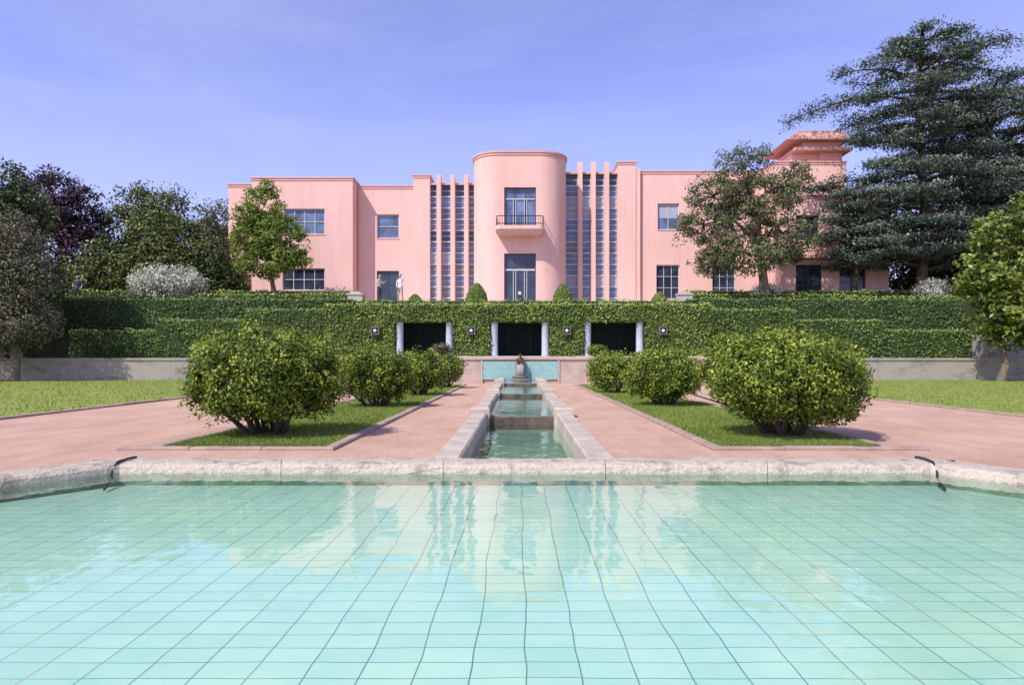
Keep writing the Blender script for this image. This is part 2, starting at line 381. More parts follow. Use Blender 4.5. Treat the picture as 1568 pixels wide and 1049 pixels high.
# channel
e=empty('water_channel'); secs=[(7.07,13.0,-0.14,0.085),(13.0,19.5,0.02,0.15),(19.5,25.5,0.12,0.22),(25.5,30.0,0.2,0.30)]
IN=0.66
g=G(); wl=G(); bt=G(); st=G()
for i,(a,b,wz,cz) in enumerate(secs):
    for sx in (-1,1):
        y=a
        while y<b-0.01:
            y2=min(b,y+1.7); x0,x1=sorted((sx*IN,sx*(CW+.03)))
            g.box(x0,x1,y+0.003,y2-0.003,-0.5,cz+random.uniform(-.003,.003),0,0.025); y=y2
        if i: x0,x1=sorted((sx*(IN-0.05),sx*(CW+.07))); g.box(x0,x1,a-0.12,a+0.35,-0.5,cz+0.035,0,0.03)
    bt.quad((-IN,a,wz-.1),(IN,a,wz-.1),(IN,b,wz-.1),(-IN,b,wz-.1))
    wl.quad((-IN,a+(0.0 if i==0 else .1),wz),(IN,a+(0.0 if i==0 else .1),wz),(IN,b,wz),(-IN,b,wz))
    if i: st.box(-IN,IN,a-0.02,a+0.16,-0.5,wz-0.012,0,0.02)
g.obj('coping',M_cop,e); bt.obj('bed',M_ctiles,e); wl.obj('channel_water',M_cwater,e)
st.obj('weirs',mat_noise('wet_stone',(0.06,0.05,0.035),(0.18,0.14,0.10),4,0.35,0.6,0.03,20),e)

def lawn(name,x0,x1,y0,y1,curbs,nb,bs):
    e=empty(name); g=G(); g.quad((x0,y0,.012),(x1,y0,.012),(x1,y1,.012),(x0,y1,.012)); g.obj('turf',M_lawn,e)
    X=R.uniform(x0+.02,x1-.02,nb); Y=y0+.03+(y1-y0-.06)*R.uniform(0,1,nb)**1.8
    C=np.stack([X,Y,np.full(nb,.012+bs*.35)],1); sh=R.normal(.5,.2,nb)+.15*np.sin(X*2)*np.cos(Y*1.3)
    leafmesh('grass_blades',C,bs,ML_grass,sh,None,0,e,0.16,(0,0,1.6))
    g=G()
    for (a,b,c,d) in curbs:
        lx=b-a; ly=d-c; k=max(1,round(max(lx,ly)/1.0))
        for i in range(k):
            hz=0.045+random.uniform(-.006,.006)
            if lx>ly: g.box(a+lx*i/k+.004,a+lx*(i+1)/k-.004,c,d,-.05,hz,0,.012)
            else: g.box(a,b,c+ly*i/k+.004,c+ly*(i+1)/k-.004,-.05,hz,0,.012)
    g.obj('curb',M_curb,e)
for s in (-1,1):
    x0,x1=sorted((s*2.42,s*4.4))
    lawn('lawn_strip',x0,x1,8.35,29,[(x0-.14,x0-.005,8.35,29),(x1+.005,x1+.14,8.35,29),(x0-.14-(0.35 if s<0 else 0),x1+.14+(0.35 if s>0 else 0),8.2,8.345)],45000,0.06)
    x0,x1=sorted((s*9.6,s*40))
    lawn('lawn',x0,x1,5,35.5,[((9.45,9.595,5,35.5) if s>0 else (-9.595,-9.45,5,35.5))],50000,0.09)

# ------------------------------------------------------------ retaining walls
def wall(name,x0,x1,y0,y1,z0,z1,mat,course=2.2,cap=0.12):
    e=empty(name); g=G(); x=x0
    while x<x1-.01:
        x2=min(x1,x+course); g.box(x+.005,x2-.005,y0,y1,z0,z1-cap,0); x=x2
    g.obj('blocks',mat,e); g=G(); x=x0
    while x<x1-.01:
        x2=min(x1,x+course*0.8); g.box(x+.003,x2-.003,y0-.05,y1+.05,z1-cap+.002,z1,0,.015); x=x2
    g.obj('cap',mat,e)
wall('retaining_wall',-60,-9.8,35.5,36.0,-.1,1.16,M_wallst)
wall('retaining_wall',9.8,60,35.5,36.0,-.1,1.16,M_wallst)
e=empty('fountain_wall'); g=G()
x=-9.8
while x<-1.76:
    x2=min(-1.75,x+1.35)
    for a,b in ((x,x2),(-x2,-x)): g.box(a+.004,b-.004,31.0,34.1,-.1,1.08)
    x=x2
g.box(-1.75,1.75,31.05,34.1,-.1,1.08)
x=-9.85
while x<9.84:
    x2=min(9.85,x+1.97); g.box(x+.003,x2-.003,30.93,34.0,1.083,1.22,0,.02); x=x2
g.obj('masonry',M_cwall,e)
g=G(); g.box(-1.70,-.22,30.98,31.045,.18,1.0,0,.01); g.box(.22,1.70,30.98,31.045,.18,1.0,0,.01)
g.obj('mosaic_panels',M_mosaic,e)
g=G(); g.box(-1.78,-1.71,30.95,31.04,-.05,1.07); g.box(1.71,1.78,30.95,31.04,-.05,1.07)
g.box(-.21,-.17,30.95,31.04,0,1.07); g.box(.17,.21,30.95,31.04,0,1.07); g.obj('panel_frames',M_cream,e)
g=G(); g.box(-9.8,9.8,34.0,36.0,1.1,1.26); g.obj('loggia_floor',M_cream,e)
e=empty('wall_fountain'); g=G()
g.lathe([(.01,0),(.30,0),(.34,.06),(.36,.14),(.30,.14),(.05,.10)],(0,30.45,.22),18,1)
g.box(-.17,.17,30.6,30.92,-.1,.93,1,.05); g.box(-.42,.42,30.05,30.9,-.1,.25,1,.04)
g.tube([(0,30.8,.92),(0,30.78,1.02),(0,30.76,1.14),(0,30.72,1.2)],[.13,.13,.10,.05],10)
g.ell((0,30.70,1.27),(.065,.07,.085)); g.tube([(-.09,30.78,1.12),(-.19,30.68,1.03),(-.1,30.6,.98)],[.04,.035,.025],6); g.tube([(.09,30.78,1.12),(.19,30.68,1.03),(.1,30.6,.98)],[.04,.035,.025],6)
g.tube([(-.08,30.75,.95),(-.13,30.6,1.0),(-.1,30.56,.93)],[.06,.05,.03],7); g.tube([(.08,30.75,.95),(.13,30.6,1.0),(.1,30.56,.93)],[.06,.05,.03],7)
g.obj('figure_and_basin',[M_bronze,M_fstone],e,True)
g=G(); 
for i in range(7):
    x=-.12+.04*i; g.tube([(x,30.58,.85),(x,30.52,.78),(x,30.48,.6),(x,30.46,.34)],[.008]*4,5)
g.obj('falling_water',M_lampw,e,True)

# ------------------------------------------------------------ hedges
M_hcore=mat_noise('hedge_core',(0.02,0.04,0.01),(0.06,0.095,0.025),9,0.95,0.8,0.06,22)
def hedge(name,boxes,leaf,dens=170,size=0.11,toplit=True):
    e=empty(name); g=G(); C=[];O=[];T=[]
    for (x0,x1,y0,y1,z0,z1) in boxes:
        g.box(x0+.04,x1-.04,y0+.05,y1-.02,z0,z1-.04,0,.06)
        def add(n,fx,fy,fz,o):
            n=int(n*dens); 
            if n<1: return
            p=np.stack([fx(n),fy(n),fz(n)],1); p+=R.normal(0,.022,p.shape); C.append(p); O.append(np.tile(o,(n,1)))
            T.append(np.exp(-np.maximum(z1-p[:,2],0)/.09)*(.4 if toplit else 0))  # leaf colour lightened near the top edge, painting in the light it catches
        U=lambda a,b:(lambda n:R.uniform(a,b,n)); K=lambda a:(lambda n:np.full(n,a))
        add((x1-x0)*(z1-z0),U(x0,x1),K(y0),U(z0,z1),(0,-1,.3))
        add((x1-x0)*(y1-y0)*.5,U(x0,x1),U(y0,y1),K(z1),(0,-.2,1))
        add((x1-x0)*.10,U(x0,x1),U(y0,y0+.15),U(z1,z1+.07),(0,-.6,1))
        add((z1-z0)*(y1-y0)*.8,K(x0),U(y0,y1),U(z0,z1),(-1,0,.3)); add((z1-z0)*(y1-y0)*.8,K(x1),U(y0,y1),U(z0,z1),(1,0,.3))
    g.obj('core',M_hcore,e)
    C=np.concatenate(C); O=np.concatenate(O).astype(float); T=np.concatenate(T)
    C+=O*(0.06*np.sin(C[:,0]*2.1+C[:,2]*3)+0.04*np.sin(C[:,0]*5.3-C[:,2]*4.1))[:,None]*.5
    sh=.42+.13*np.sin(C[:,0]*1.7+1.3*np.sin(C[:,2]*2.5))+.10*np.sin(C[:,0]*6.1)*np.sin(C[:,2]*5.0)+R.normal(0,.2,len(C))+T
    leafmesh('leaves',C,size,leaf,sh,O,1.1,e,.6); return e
ops=[(-6.28,-3.32),(-1.53,1.49),(3.15,6.23)]
zT=2.95; HT=3.84
bx=[(-9.75,-6.28,34,36.5,1.2,HT),(-3.32,-1.53,34,36.5,1.2,HT),(1.49,3.15,34,36.5,1.2,HT),(6.23,9.5,34,36.5,1.2,HT)]
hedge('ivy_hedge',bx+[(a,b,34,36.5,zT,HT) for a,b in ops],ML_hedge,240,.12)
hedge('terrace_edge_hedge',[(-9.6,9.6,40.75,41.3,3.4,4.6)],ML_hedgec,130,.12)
for a,b in ops:
    for x in (a+.22,b-.22):
        e=empty('loggia_column'); g=G()
        g.lathe([(.205,0),(.205,.05),(.19,.07),(.185,1.66),(.2,1.68),(.2,1.74)],(x,34.3,1.26),20); g.obj('shaft',M_column,e,True)
e=empty('loggia'); g=G()
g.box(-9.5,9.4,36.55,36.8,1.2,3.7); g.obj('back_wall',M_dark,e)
g=G()
for a,b in ops:
    g.box(a+.9,a+.94,36.5,36.54,1.3,2.8); g.box(b-.94,b-.9,36.5,36.54,1.3,2.8)
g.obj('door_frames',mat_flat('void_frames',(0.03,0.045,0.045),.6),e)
for x in (-7.2,-2.43,2.32,7.1):
    e=empty('wall_lamp'); g=G(); z=2.52
    for (p,q,r_,s_) in ((-.2,.2,.15,.2),(-.2,.2,-.2,-.15),(-.2,-.15,-.148,.148),(.15,.2,-.148,.148)): g.box(x+p,x+q,33.84,33.98,z+r_,z+s_)
    g.box(x-.14,x+.14,33.93,33.97,z-.14,z+.14,2)
    g.ell((x,33.86,z-.01),(.085,.085,.085),1); g.obj('lamp',[M_fstone,M_lampw,M_iron],e)
for s in (-1,1):
    def B(a,b,*r): x0,x1=sorted((s*a,s*b)); return (x0,x1)+r
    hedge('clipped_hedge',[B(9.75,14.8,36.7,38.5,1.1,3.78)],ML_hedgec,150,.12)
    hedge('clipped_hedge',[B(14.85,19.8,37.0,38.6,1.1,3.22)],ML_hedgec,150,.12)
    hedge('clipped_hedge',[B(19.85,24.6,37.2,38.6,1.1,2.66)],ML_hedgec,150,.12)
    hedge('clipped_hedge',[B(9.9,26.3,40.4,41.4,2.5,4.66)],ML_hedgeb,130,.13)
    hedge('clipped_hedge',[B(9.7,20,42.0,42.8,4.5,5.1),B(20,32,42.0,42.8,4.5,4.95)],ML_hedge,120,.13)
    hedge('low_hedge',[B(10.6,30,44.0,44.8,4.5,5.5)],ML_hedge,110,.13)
    e=empty('terrace_pier'); g=G(); x0,x1=sorted((s*9.6,s*10.5))
    g.box(x0,x1,41.5,41.95,4.4,5.0); g.box(x0-.05,x1+.05,41.45,42.0,5.002,5.1,0,.02); g.box(x0+.15,x1-.15,41.55,41.9,5.1,5.2,0,.03); g.obj('pier',M_cream,e)
e=empty('stone_steps'); g=G()
for i in range(7): g.box(24.9,27.5,36.3+.35*i,39,1.1+.17*i,1.27+.17*i+.001*i,0)
g.box(24.65,24.9,36.2,39,1.1,2.4,0,.02); g.obj('steps',M_wallst,e)

def topiary(x,y,z,h,r):
    e=empty('topiary_cone'); g=G(); g.lathe([(r*.75,0),(r*.95,h*.15),(r*.85,h*.45),(r*.55,h*.75),(r*.2,h*.95),(.01,h*.98)],(x,y,z),16); g.obj('core',M_hcore,e,True)
    n=3500; t=R.uniform(0,1,n); rr=np.interp(t,[0,.15,.5,.78,.95,1],[.8,1,.86,.55,.22,0])*r+.02; a=R.uniform(0,6.283,n)
    C=np.stack([x+rr*np.cos(a),y+rr*np.sin(a),z+t*h],1)+R.normal(0,.02,(n,3))
    leafmesh('leaves',C,.09,ML_hedge,R.normal(.5,.22,n),np.stack([np.cos(a),np.sin(a),a*0+.4],1),1,e,.55)
topiary(-2.78,43.8,4.6,1.35,.68); topiary(2.75,43.8,4.6,1.3,.62); topiary(-6.75,43.9,4.6,.65,.42)
topiary(9.0,44,4.6,.8,.5)

# ------------------------------------------------------------ villa
V=empty('pink_villa')
def holes_wall(g,x0,x1,z0,z1,y,holes,depth=.22,m=0):
    xs=sorted({x0,x1}|{h[0] for h in holes}|{h[1] for h in holes}); zs=sorted({z0,z1}|{h[2] for h in holes}|{h[3] for h in holes})
    for a,b in zip(xs[:-1],xs[1:]):
        for c,d in zip(zs[:-1],zs[1:]):
            mx,mz=(a+b)/2,(c+d)/2
            if any(h[0]<mx<h[1] and h[2]<mz<h[3] for h in holes): continue
            g.quad((a,y,c),(b,y,c),(b,y,d),(a,y,d),m)
    for h in holes:
        a,b,c,d=h[:4]; Y=y+depth
        g.quad((a,y,d),(b,y,d),(b,Y,d),(a,Y,d),m); g.quad((a,Y,c),(b,Y,c),(b,y,c),(a,y,c),m)
        g.quad((a,y,c),(a,y,d),(a,Y,d),(a,Y,c),m); g.quad((b,Y,c),(b,Y,d),(b,y,d),(b,y,c),m)
def window(x0,x1,z0,z1,y,nx=2,nz=2,fm=None,gm=None,blind=0,t=.045):
    g=G(); yy=y+.14
    g.box(x0,x1,yy,yy+.06,z0,z0+t*1.4); g.box(x0,x1,yy,yy+.06,z1-t*1.4,z1)
    g.box(x0,x0+t*1.4,yy-.002,yy+.058,z0+t*1.4,z1-t*1.4); g.box(x1-t*1.4,x1,yy-.002,yy+.058,z0+t*1.4,z1-t*1.4)
    for i in range(1,nx): x=x0+(x1-x0)*i/nx; g.box(x-t/2,x+t/2,yy+.006,yy+.05,z0+t*1.4,z1-t*1.4)
    for i in range(1,nz): z=z0+(z1-z0)*i/nz; g.box(x0+t*1.4,x1-t*1.4,yy+.01,yy+.045,z-t/2,z+t/2)
    g.obj('window_frame',fm or M_frame,V)
    g=G(); g.quad((x0,yy+.055,z0),(x1,yy+.055,z0),(x1,yy+.055,z1),(x0,yy+.055,z1))
    g.obj('window_glass',gm or M_glass,V)
    if blind:
        g=G(); zb=z1-(z1-z0)*blind; g.box(x0+.08,x1-.08,yy+.03,yy+.04,zb,z1-.07); g.obj('blind',M_blind,V)
    g=G(); g.box(x0-.04,x1+.04,y-.035,y+.13,z0-.06,z0-.001,0,.01); g.obj('sill',M_pinktrim,V)
def volume(x0,x1,y0,y1,z0,z1,holes,cornice=True):
    g=G(); holes_wall(g,x0,x1,z0,z1,y0,holes)
    g.quad((x0,y1,z0),(x0,y0,z0),(x0,y0,z1),(x0,y1,z1)); g.quad((x1,y0,z0),(x1,y1,z0),(x1,y1,z1),(x1,y0,z1))
    g.quad((x1,y1,z0),(x0,y1,z0),(x0,y1,z1),(x1,y1,z1)); g.quad((x0,y0,z1),(x1,y0,z1),(x1,y1,z1),(x0,y1,z1))
    g.obj('walls',M_pink,V)
    if cornice:
        g=G(); g.box(x0-.07,x1+.07,y0-.08,y1+.07,z1+.003,z1+.10,0,.02); g.box(x0-.03,x1+.03,y0-.04,y1+.03,z1-.16,z1-.001); g.obj('cornice',M_pinktrim,V)
Z0=4.55
volume(-21.6,-19.12,50.6,62,Z0,14.0,[])
hl=[(-16.8,-13.9,9.98,11.8),(-16.9,-13.9,6.0,7.56)]
volume(-19.1,-11.9,48.6,62.1,Z0,13.95,hl)
window(*hl[0],48.6,4,2,gm=M_glassb); window(*hl[1],48.6,4,2)
hr=[(-10.48,-8.85,9.95,11.7),(-10.48,-8.85,4.62,7.56)]
volume(-11.88,-7.8,50,62.2,Z0,13.72,hr)
window(*hr[0],50,1,2,gm=M_glassb); window(*hr[1],50,2,3,fm=M_framed)
volume(-7.78,-6.57,49.8,62.15,Z0,14.45,[])
volume(7.15,8.45,49.7,62.25,Z0,15.4,[]); volume(8.47,8.78,49.75,62.3,Z0,14.95,[],False)
hR=[(10.1,11.67,10.57,12.5),(10.0,11.7,5.5,8.0),(14.2,15.8,10.57,12.5),(14.1,15.8,5.5,8.0)]
volume(8.8,17.9,50,62.35,Z0,14.8,hR)
window(*hR[0],50,2,1,gm=M_glassb,blind=.55,fm=M_frame); window(*hR[1],50,3,3,fm=M_frame,t=.035); window(*hR[2],50,2,1,blind=.45); window(*hR[3],50,3,3,t=.035)
h3=[(19,20.6,9.4,11.0),(22,23.6,9.4,11.0),(19,20.8,5.5,7.6),(22,23.8,5.2,7.6)]
volume(17.92,25.4,47,62.1,Z0,12.3,h3)
for h in h3: window(*h,47,2,2,fm=M_framed)
volume(18.2,23.4,49,60,12.41,15.2,[])
g=G(); g.box(17.6,25.7,46.2,46.99,7.95,8.15,0,.02); g.obj('canopy_slab',M_rose,V)
g=G(); g.box(22.0,23.6,50,53,15.31,16.2,0); g.box(20.0,21.99,50.3,53,15.31,16.2,0); g.obj('belvedere_pier',M_pink,V)
g=G(); g.box(19.9,24.1,49.4,54,16.21,16.45,0,.03); g.obj('belvedere_lower_slab',M_rose,V)
g=G(); g.box(20.8,23.6,50,53.5,16.46,16.98,0); g.obj('belvedere_neck',M_pink,V)
g=G(); n0=len(g.v)
for (z,a_,b_,c_) in ((16.99,19.3,24.0,49.3),(17.62,20.3,23.7,49.9),(17.78,20.3,23.7,49.9)):
    g.v+=[(a_,c_,z),(b_,c_,z),(b_,54.5,z),(a_,54.5,z)]
for L_ in range(2):
    for j in range(4): a=n0+L_*4+j; b=n0+L_*4+(j+1)%4; g.f.append((a,b,b+4,a+4)); g.m.append(0)
g.f.append((n0+3,n0+2,n0+1,n0)); g.m.append(0); g.f.append((n0+8,n0+9,n0+10,n0+11)); g.m.append(0)
g.obj('belvedere_roof',M_rose,V)
g=G(); g.tube([(8.86,49.93,4.6),(8.86,49.93,14.6)],[.04,.04],8); g.tube([(-11.83,49.93,4.6),(-11.83,49.93,13.5)],[.04,.04],8); g.obj('downpipes',M_pinktrim,V)

def curtain(x0,x1,fins,fw,ztop,zfin,key):
    g=G(); g.box(x0,x1,50.25,62,Z0,ztop); g.obj('curtain_backing',M_pink,V)
    g=G(); 
    for x in fins: g.box(x-fw/2,x+fw/2,49.6,50.24,Z0,zfin,0,.015)
    g.obj('fins',M_pink,V)
    g=G(); g.box(x0,x1,49.9,50.24,ztop-.12,ztop+.02); g.obj('head_band',M_pinktrim,V)
    edges=[x0]+[q for x in fins for q in (x-fw/2,x+fw/2)]+[x1]
    fr=G(); pn=G(); rows=len(key); zb=4.75; H=(ztop-.12-zb)/rows
    for k in range(0,len(edges),2):
        a,b=edges[k],edges[k+1]
        if b-a<.12: continue
        fr.box(a,a+.03,50.08,50.2,zb,ztop-.12); fr.box(b-.03,b,50.08,50.2,zb,ztop-.12)
        for r_ in range(rows):
            z=zb+r_*H; fr.box(a+.03,b-.03,50.09,50.19,z-.045,z+.045)
            fr.box(a+.03,b-.03,50.11,50.17,z+H*.5-.018,z+H*.5+.018)
            mi=key[r_]
            if mi in(2,3) and random.random()<.25: mi=1
            pn.quad((a+.03,50.15,z),(b-.03,50.15,z),(b-.03,50.15,z+H),(a+.03,50.15,z+H),mi)
    fr.obj('glazing_bars',M_frame,V); pn.obj('glazing',[M_glass,M_glassb,M_curt,M_blind],V)
curtain(-6.57,-3.2,[-5.9,-4.89,-3.9],.30,13.95,14.5,[1,2,1,2,3,1,0,2,1,1,0])
curtain(3.2,7.15,[4.39,5.35,6.33],.32,14.75,15.42,[3,1,3,1,1,2,1,1,3,3,1,0])
hw=3.25; rc=1.9; YF=46.5; ZT=15.15; fl=hw-rc
def outline(e=0):
    pts=[(-hw-e,50.4)]
    for i in range(17):
        a=math.pi+ i*(math.pi/2)/16; pts.append((-fl+(rc+e)*math.cos(a),YF+rc+(rc+e)*math.sin(a)))
    for i in range(17):
        a=1.5*math.pi+i*(math.pi/2)/16; pts.append((fl+(rc+e)*math.cos(a),YF+rc+(rc+e)*math.sin(a)))
    pts.append((hw+e,50.4)); return pts
o=outline(); g=G()
for rng in (range(0,18),range(18,36)):
    pts=[o[i] for i in rng]; k=len(g.v); m_=len(pts)
    g.v+=[(x,y,Z0) for x,y in pts]+[(x,y,ZT) for x,y in pts]
    for i in range(m_-1): g.f.append((k+i,k+i+1,k+m_+i+1,k+m_+i)); g.m.append(0)
g.obj('bow_curved_walls',M_pink,V,True)
hb=[(-1.07,1.09,10.0,12.8),(-1.07,1.09,4.75,8.3)]
g=G(); holes_wall(g,-fl,fl,Z0,ZT,YF,hb,.3); g.obj('bow_front',M_pink,V)
for (e_,za,zb_) in ((.10,ZT,ZT+.12),(.05,ZT-.16,ZT)):
    o2=outline(e_); g=G(); n=len(o2)
    g.v=[(x,y,za) for x,y in o2]+[(x,y,zb_) for x,y in o2]
    for i in range(n-1): g.f.append((i,i+1,n+i+1,n+i)); g.m.append(0)
    g.f.append(tuple(range(n,2*n))); g.f.append(tuple(range(n))[::-1]); g.m+=[0,0]
    g.obj('bow_cornice',M_pinktrim,V)
window(-1.07,1.09,10.0,12.8,YF+.05,3,1,fm=M_framed,gm=M_glassb); window(-1.07,1.09,4.75,8.3,YF+.05,3,1,fm=M_framed)
g=G()
for (za,zb_) in ((12.0,12.06),(7.15,7.25)): g.box(-1.0,1.02,YF+.17,YF+.25,za,zb_)
for x in (-.45,-.28,.30,.47):
    for (za,zb_) in ((10.1,12.0),(4.85,7.15)): g.box(x-.02,x+.02,YF+.18,YF+.24,za,zb_)
g.obj('door_bars',M_frame,V)
def tray(hwid,y0,y1,r,n=8):
    pts=[(-hwid,y1)]
    for i in range(n+1): a=math.pi+i*math.pi/2/n; pts.append((-hwid+r+r*math.cos(a),y0+r+r*math.sin(a)))
    for i in range(n+1): a=1.5*math.pi+i*math.pi/2/n; pts.append((hwid-r+r*math.cos(a),y0+r+r*math.sin(a)))
    pts.append((hwid,y1)); return pts
lv=[(1.15,45.75,9.42),(1.4,45.5,9.5),(1.58,45.32,9.72),(1.64,45.26,9.74),(1.64,45.26,9.98)]
g=G(); rings=[tray(a,y,YF-.002,.35) for a,y,z in lv]; n=len(rings[0])
for r_,(a,y,z) in zip(rings,lv): g.v+=[(x,yy,z) for x,yy in r_]
for i in range(len(lv)-1):
    for j in range(n-1): a=i*n+j; g.f.append((a,a+1,a+1+n,a+n)); g.m.append(0)
g.f.append(tuple(range(n))[::-1]); g.f.append(tuple(range((len(lv)-1)*n,len(lv)*n))); g.m+=[0,0]
g.obj('balcony_slab',M_pink,V)
g=G(); rl=tray(1.58,45.32,YF-.002,.33)
for z in (10.12,10.62): g.tube([(x,y,z) for x,y in rl],[.028]*len(rl),6)
P=[Vector(p) for p in rl]; step=.16; acc=0
for a,b in zip(P[:-1],P[1:]):
    d=(b-a).length; t=acc
    while t<d: q=a.lerp(b,t/d); g.tube([(q.x,q.y,9.98),(q.x,q.y,10.62)],[.013,.013],4); t+=step
    acc=t-d
g.obj('balcony_railing',M_iron,V)
g=G(); g.box(-1.6,1.6,45.9,YF-.002,4.62,4.74,0,.02); g.box(-1.9,1.9,45.5,45.89,4.615,4.68,0,.02); g.obj('door_steps',M_cream,V)
e=empty('globe_lamp'); g=G(); g.lathe([(.12,0),(.12,.04),(.02,.08),(.018,.68),(.05,.72)],(0,45.7,4.68),12,0); g.ell((0,45.7,5.5),(.12,.12,.12),1); g.obj('lamp',[M_iron,M_lampw],e,True)

# ------------------------------------------------------------ bushes
bush('boxwood_bush',-3.62,9.75,1.17,1.60,0,1000,52,.05,None,.135,.2)
bush('boxwood_bush',-3.35,15.6,.98,1.40,0,460,46,.06,None,.155,.16)
bush('boxwood_bush',-3.05,20.5,.85,1.38,0,300,40,.07,None,.17)
bush('boxwood_bush',-2.85,26.0,.75,1.3,0,220,35,.08,None,.18)
bush('boxwood_bush',3.70,9.6,1.24,1.54,0,1050,52,.05,None,.135,.15)
bush('boxwood_bush',3.35,16.0,1.0,1.36,0,460,46,.06,None,.155,.16)
bush('boxwood_bush',2.95,22.0,.85,1.36,0,300,40,.07,None,.17)
bush('shrub',10.1,33.4,.8,1.2,1.2,200,35,.08,None,.2,.05)
bush('shrub',3.6,32.2,.5,.55,1.22,100,30,.07,None,.15,.05)
bush('shrub',-3.7,32.2,.5,.6,1.22,100,30,.07,ML_autumn,.15,.05)
bush('white_flowering_shrub',-22.3,43.2,2.4,2.7,4.3,350,50,.13,ML_white,.5,.05)
bush('white_flowering_shrub',15.6,43.2,.9,1.3,4.6,120,40,.11,ML_white,.3,.05)
bush('white_flowering_shrub',26,43.2,1.1,1.5,4.6,120,40,.11,ML_white,.3,.05)

# ------------------------------------------------------------ trees
tree('maple_tree',(-15.9,44,4.6),(-16.3,44,10.5),.15,[(-16.5,44,11,1.2,1.1,1.5),(-17.3,44,8.7,1.4,1.3,1.2),(-15.6,44,9.3,1.6,1.3,1.3),(-16.4,44,7.3,2.2,1.5,1.0),(-14.4,44,7.6,.9,.9,.7),(-17.4,44,10.2,1.0,.9,.8)],430,52,.42,.18,ML_tree,M_barkl,80)
tree('oak_tree',(15.6,42.6,4.6),(14.2,42.6,12),.28,[(13.8,42.4,13.1,1.7,1.6,1.3),(12.0,42.2,11.2,1.7,1.5,1.2),(11.3,42,9.4,1.7,1.5,1.3),(15.6,42.4,11.2,2.0,1.8,1.5),(13.9,42,7.6,2.8,1.8,1.2),(16.8,42.5,8.6,2.0,1.8,1.6),(14.0,42.5,10,1.6,1.6,1.2),(12,42,7.0,1.6,1.3,.8),(17.0,42.4,12.4,1.1,1.1,.8)],660,50,.48,.17,ML_olive,M_barkl,180)
tree('broadleaf_tree',(-28.5,37.5,1.1),(-29,37.5,10),.35,[(-29.3,37.5,10.4,2.2,2.2,1.9),(-27.3,37.5,8.9,1.3,1.8,1.2),(-30,37.5,7.5,2.6,2.4,2),(-28,38.2,4.5,2.6,1.4,2.2)],520,50,.65,.22,ML_dark,M_bark,60)
tree('copper_beech_tree',(-35,52,4.6),(-35,52,13),.4,[(-35.6,52,13.2,2.0,2,2.4),(-33.6,52,12.0,1.8,2,2.4),(-37.8,52,11.6,2.2,2,2.5),(-35,52,8.5,4.2,3,3)],600,50,.7,.24,ML_purple,M_bark,60)
for (x,y,h,r,m) in ((-30.5,54,15.0,2.4,ML_wood),(-27.3,53,14.6,2.5,ML_wood),(-24.0,54,13.6,2.5,ML_olive),(-29,48,9.6,2.4,ML_wood),(-25.4,48.5,11.4,2.2,ML_wood),(-22.2,50,10.5,1.8,ML_dark)):
    bl=[(x,y,h-1.8,r*.6,r*.6,1.8),(x-r*.4,y,h-3.8,r*.8,r*.8,2.2),(x+r*.45,y,h-4.3,r*.75,r*.8,2.2),(x,y,max(h-6.8,6.2),r*1.15,r,2.4),(x-.3,y,6.3,r*1.2,r,2.0)]
    tree('woodland_tree',(x,y,4.6),(x+random.gauss(0,.4),y,h-3),.3,bl,380,50,.75,.24,m,M_bark,30)
tree('greygreen_shrub_tree',(-25.0,33.8,-.1),(-25.4,33.8,6),.16,[(-25.6,33.8,7.0,1.7,1.6,1.5),(-24.3,33.6,4.9,1.4,1.5,1.5),(-26.8,33.8,5,2.0,1.8,1.9),(-24.5,33.6,3.0,1.6,1.5,1.2),(-26.8,33.6,2.4,2,1.7,1.3)],620,50,.5,.14,ML_autumn,M_barkl,160)
tree('magnolia_tree',(23.6,33.6,-.1),(23.8,33.6,6),.18,[(23.9,33.4,7.0,1.6,1.6,1.4),(22.8,33.2,5.1,1.4,1.5,1.2),(24.7,33.4,5.2,1.8,1.7,1.6),(23.6,33.2,3.2,1.6,1.5,1.3),(25.4,33.4,3,1.9,1.8,1.5),(25.8,33.6,8.0,1.6,1.6,1.4)],480,34,.5,.26,ML_mag,M_barkl,60)
for (x,y,h,r,m) in ((32,56,15,4.5,ML_dark),(38,55,19,4.5,ML_dark),(30,50,9.5,2.6,ML_dark),(33.5,47,10,3,ML_dark),(36,50,15,3.5,ML_olive)):
    bl=[(x,y,h-1.8,r*.6,r*.6,1.8),(x-r*.4,y,h-3.8,r*.8,r*.8,2.2),(x+r*.45,y,h-4.3,r*.75,r*.8,2.2),(x,y,h-7,r*1.1,r,2.6)]
    tree('woodland_tree',(x,y,4.6),(x,y,h-3),.35,bl,360,50,.85,.25,m,M_bark,30)
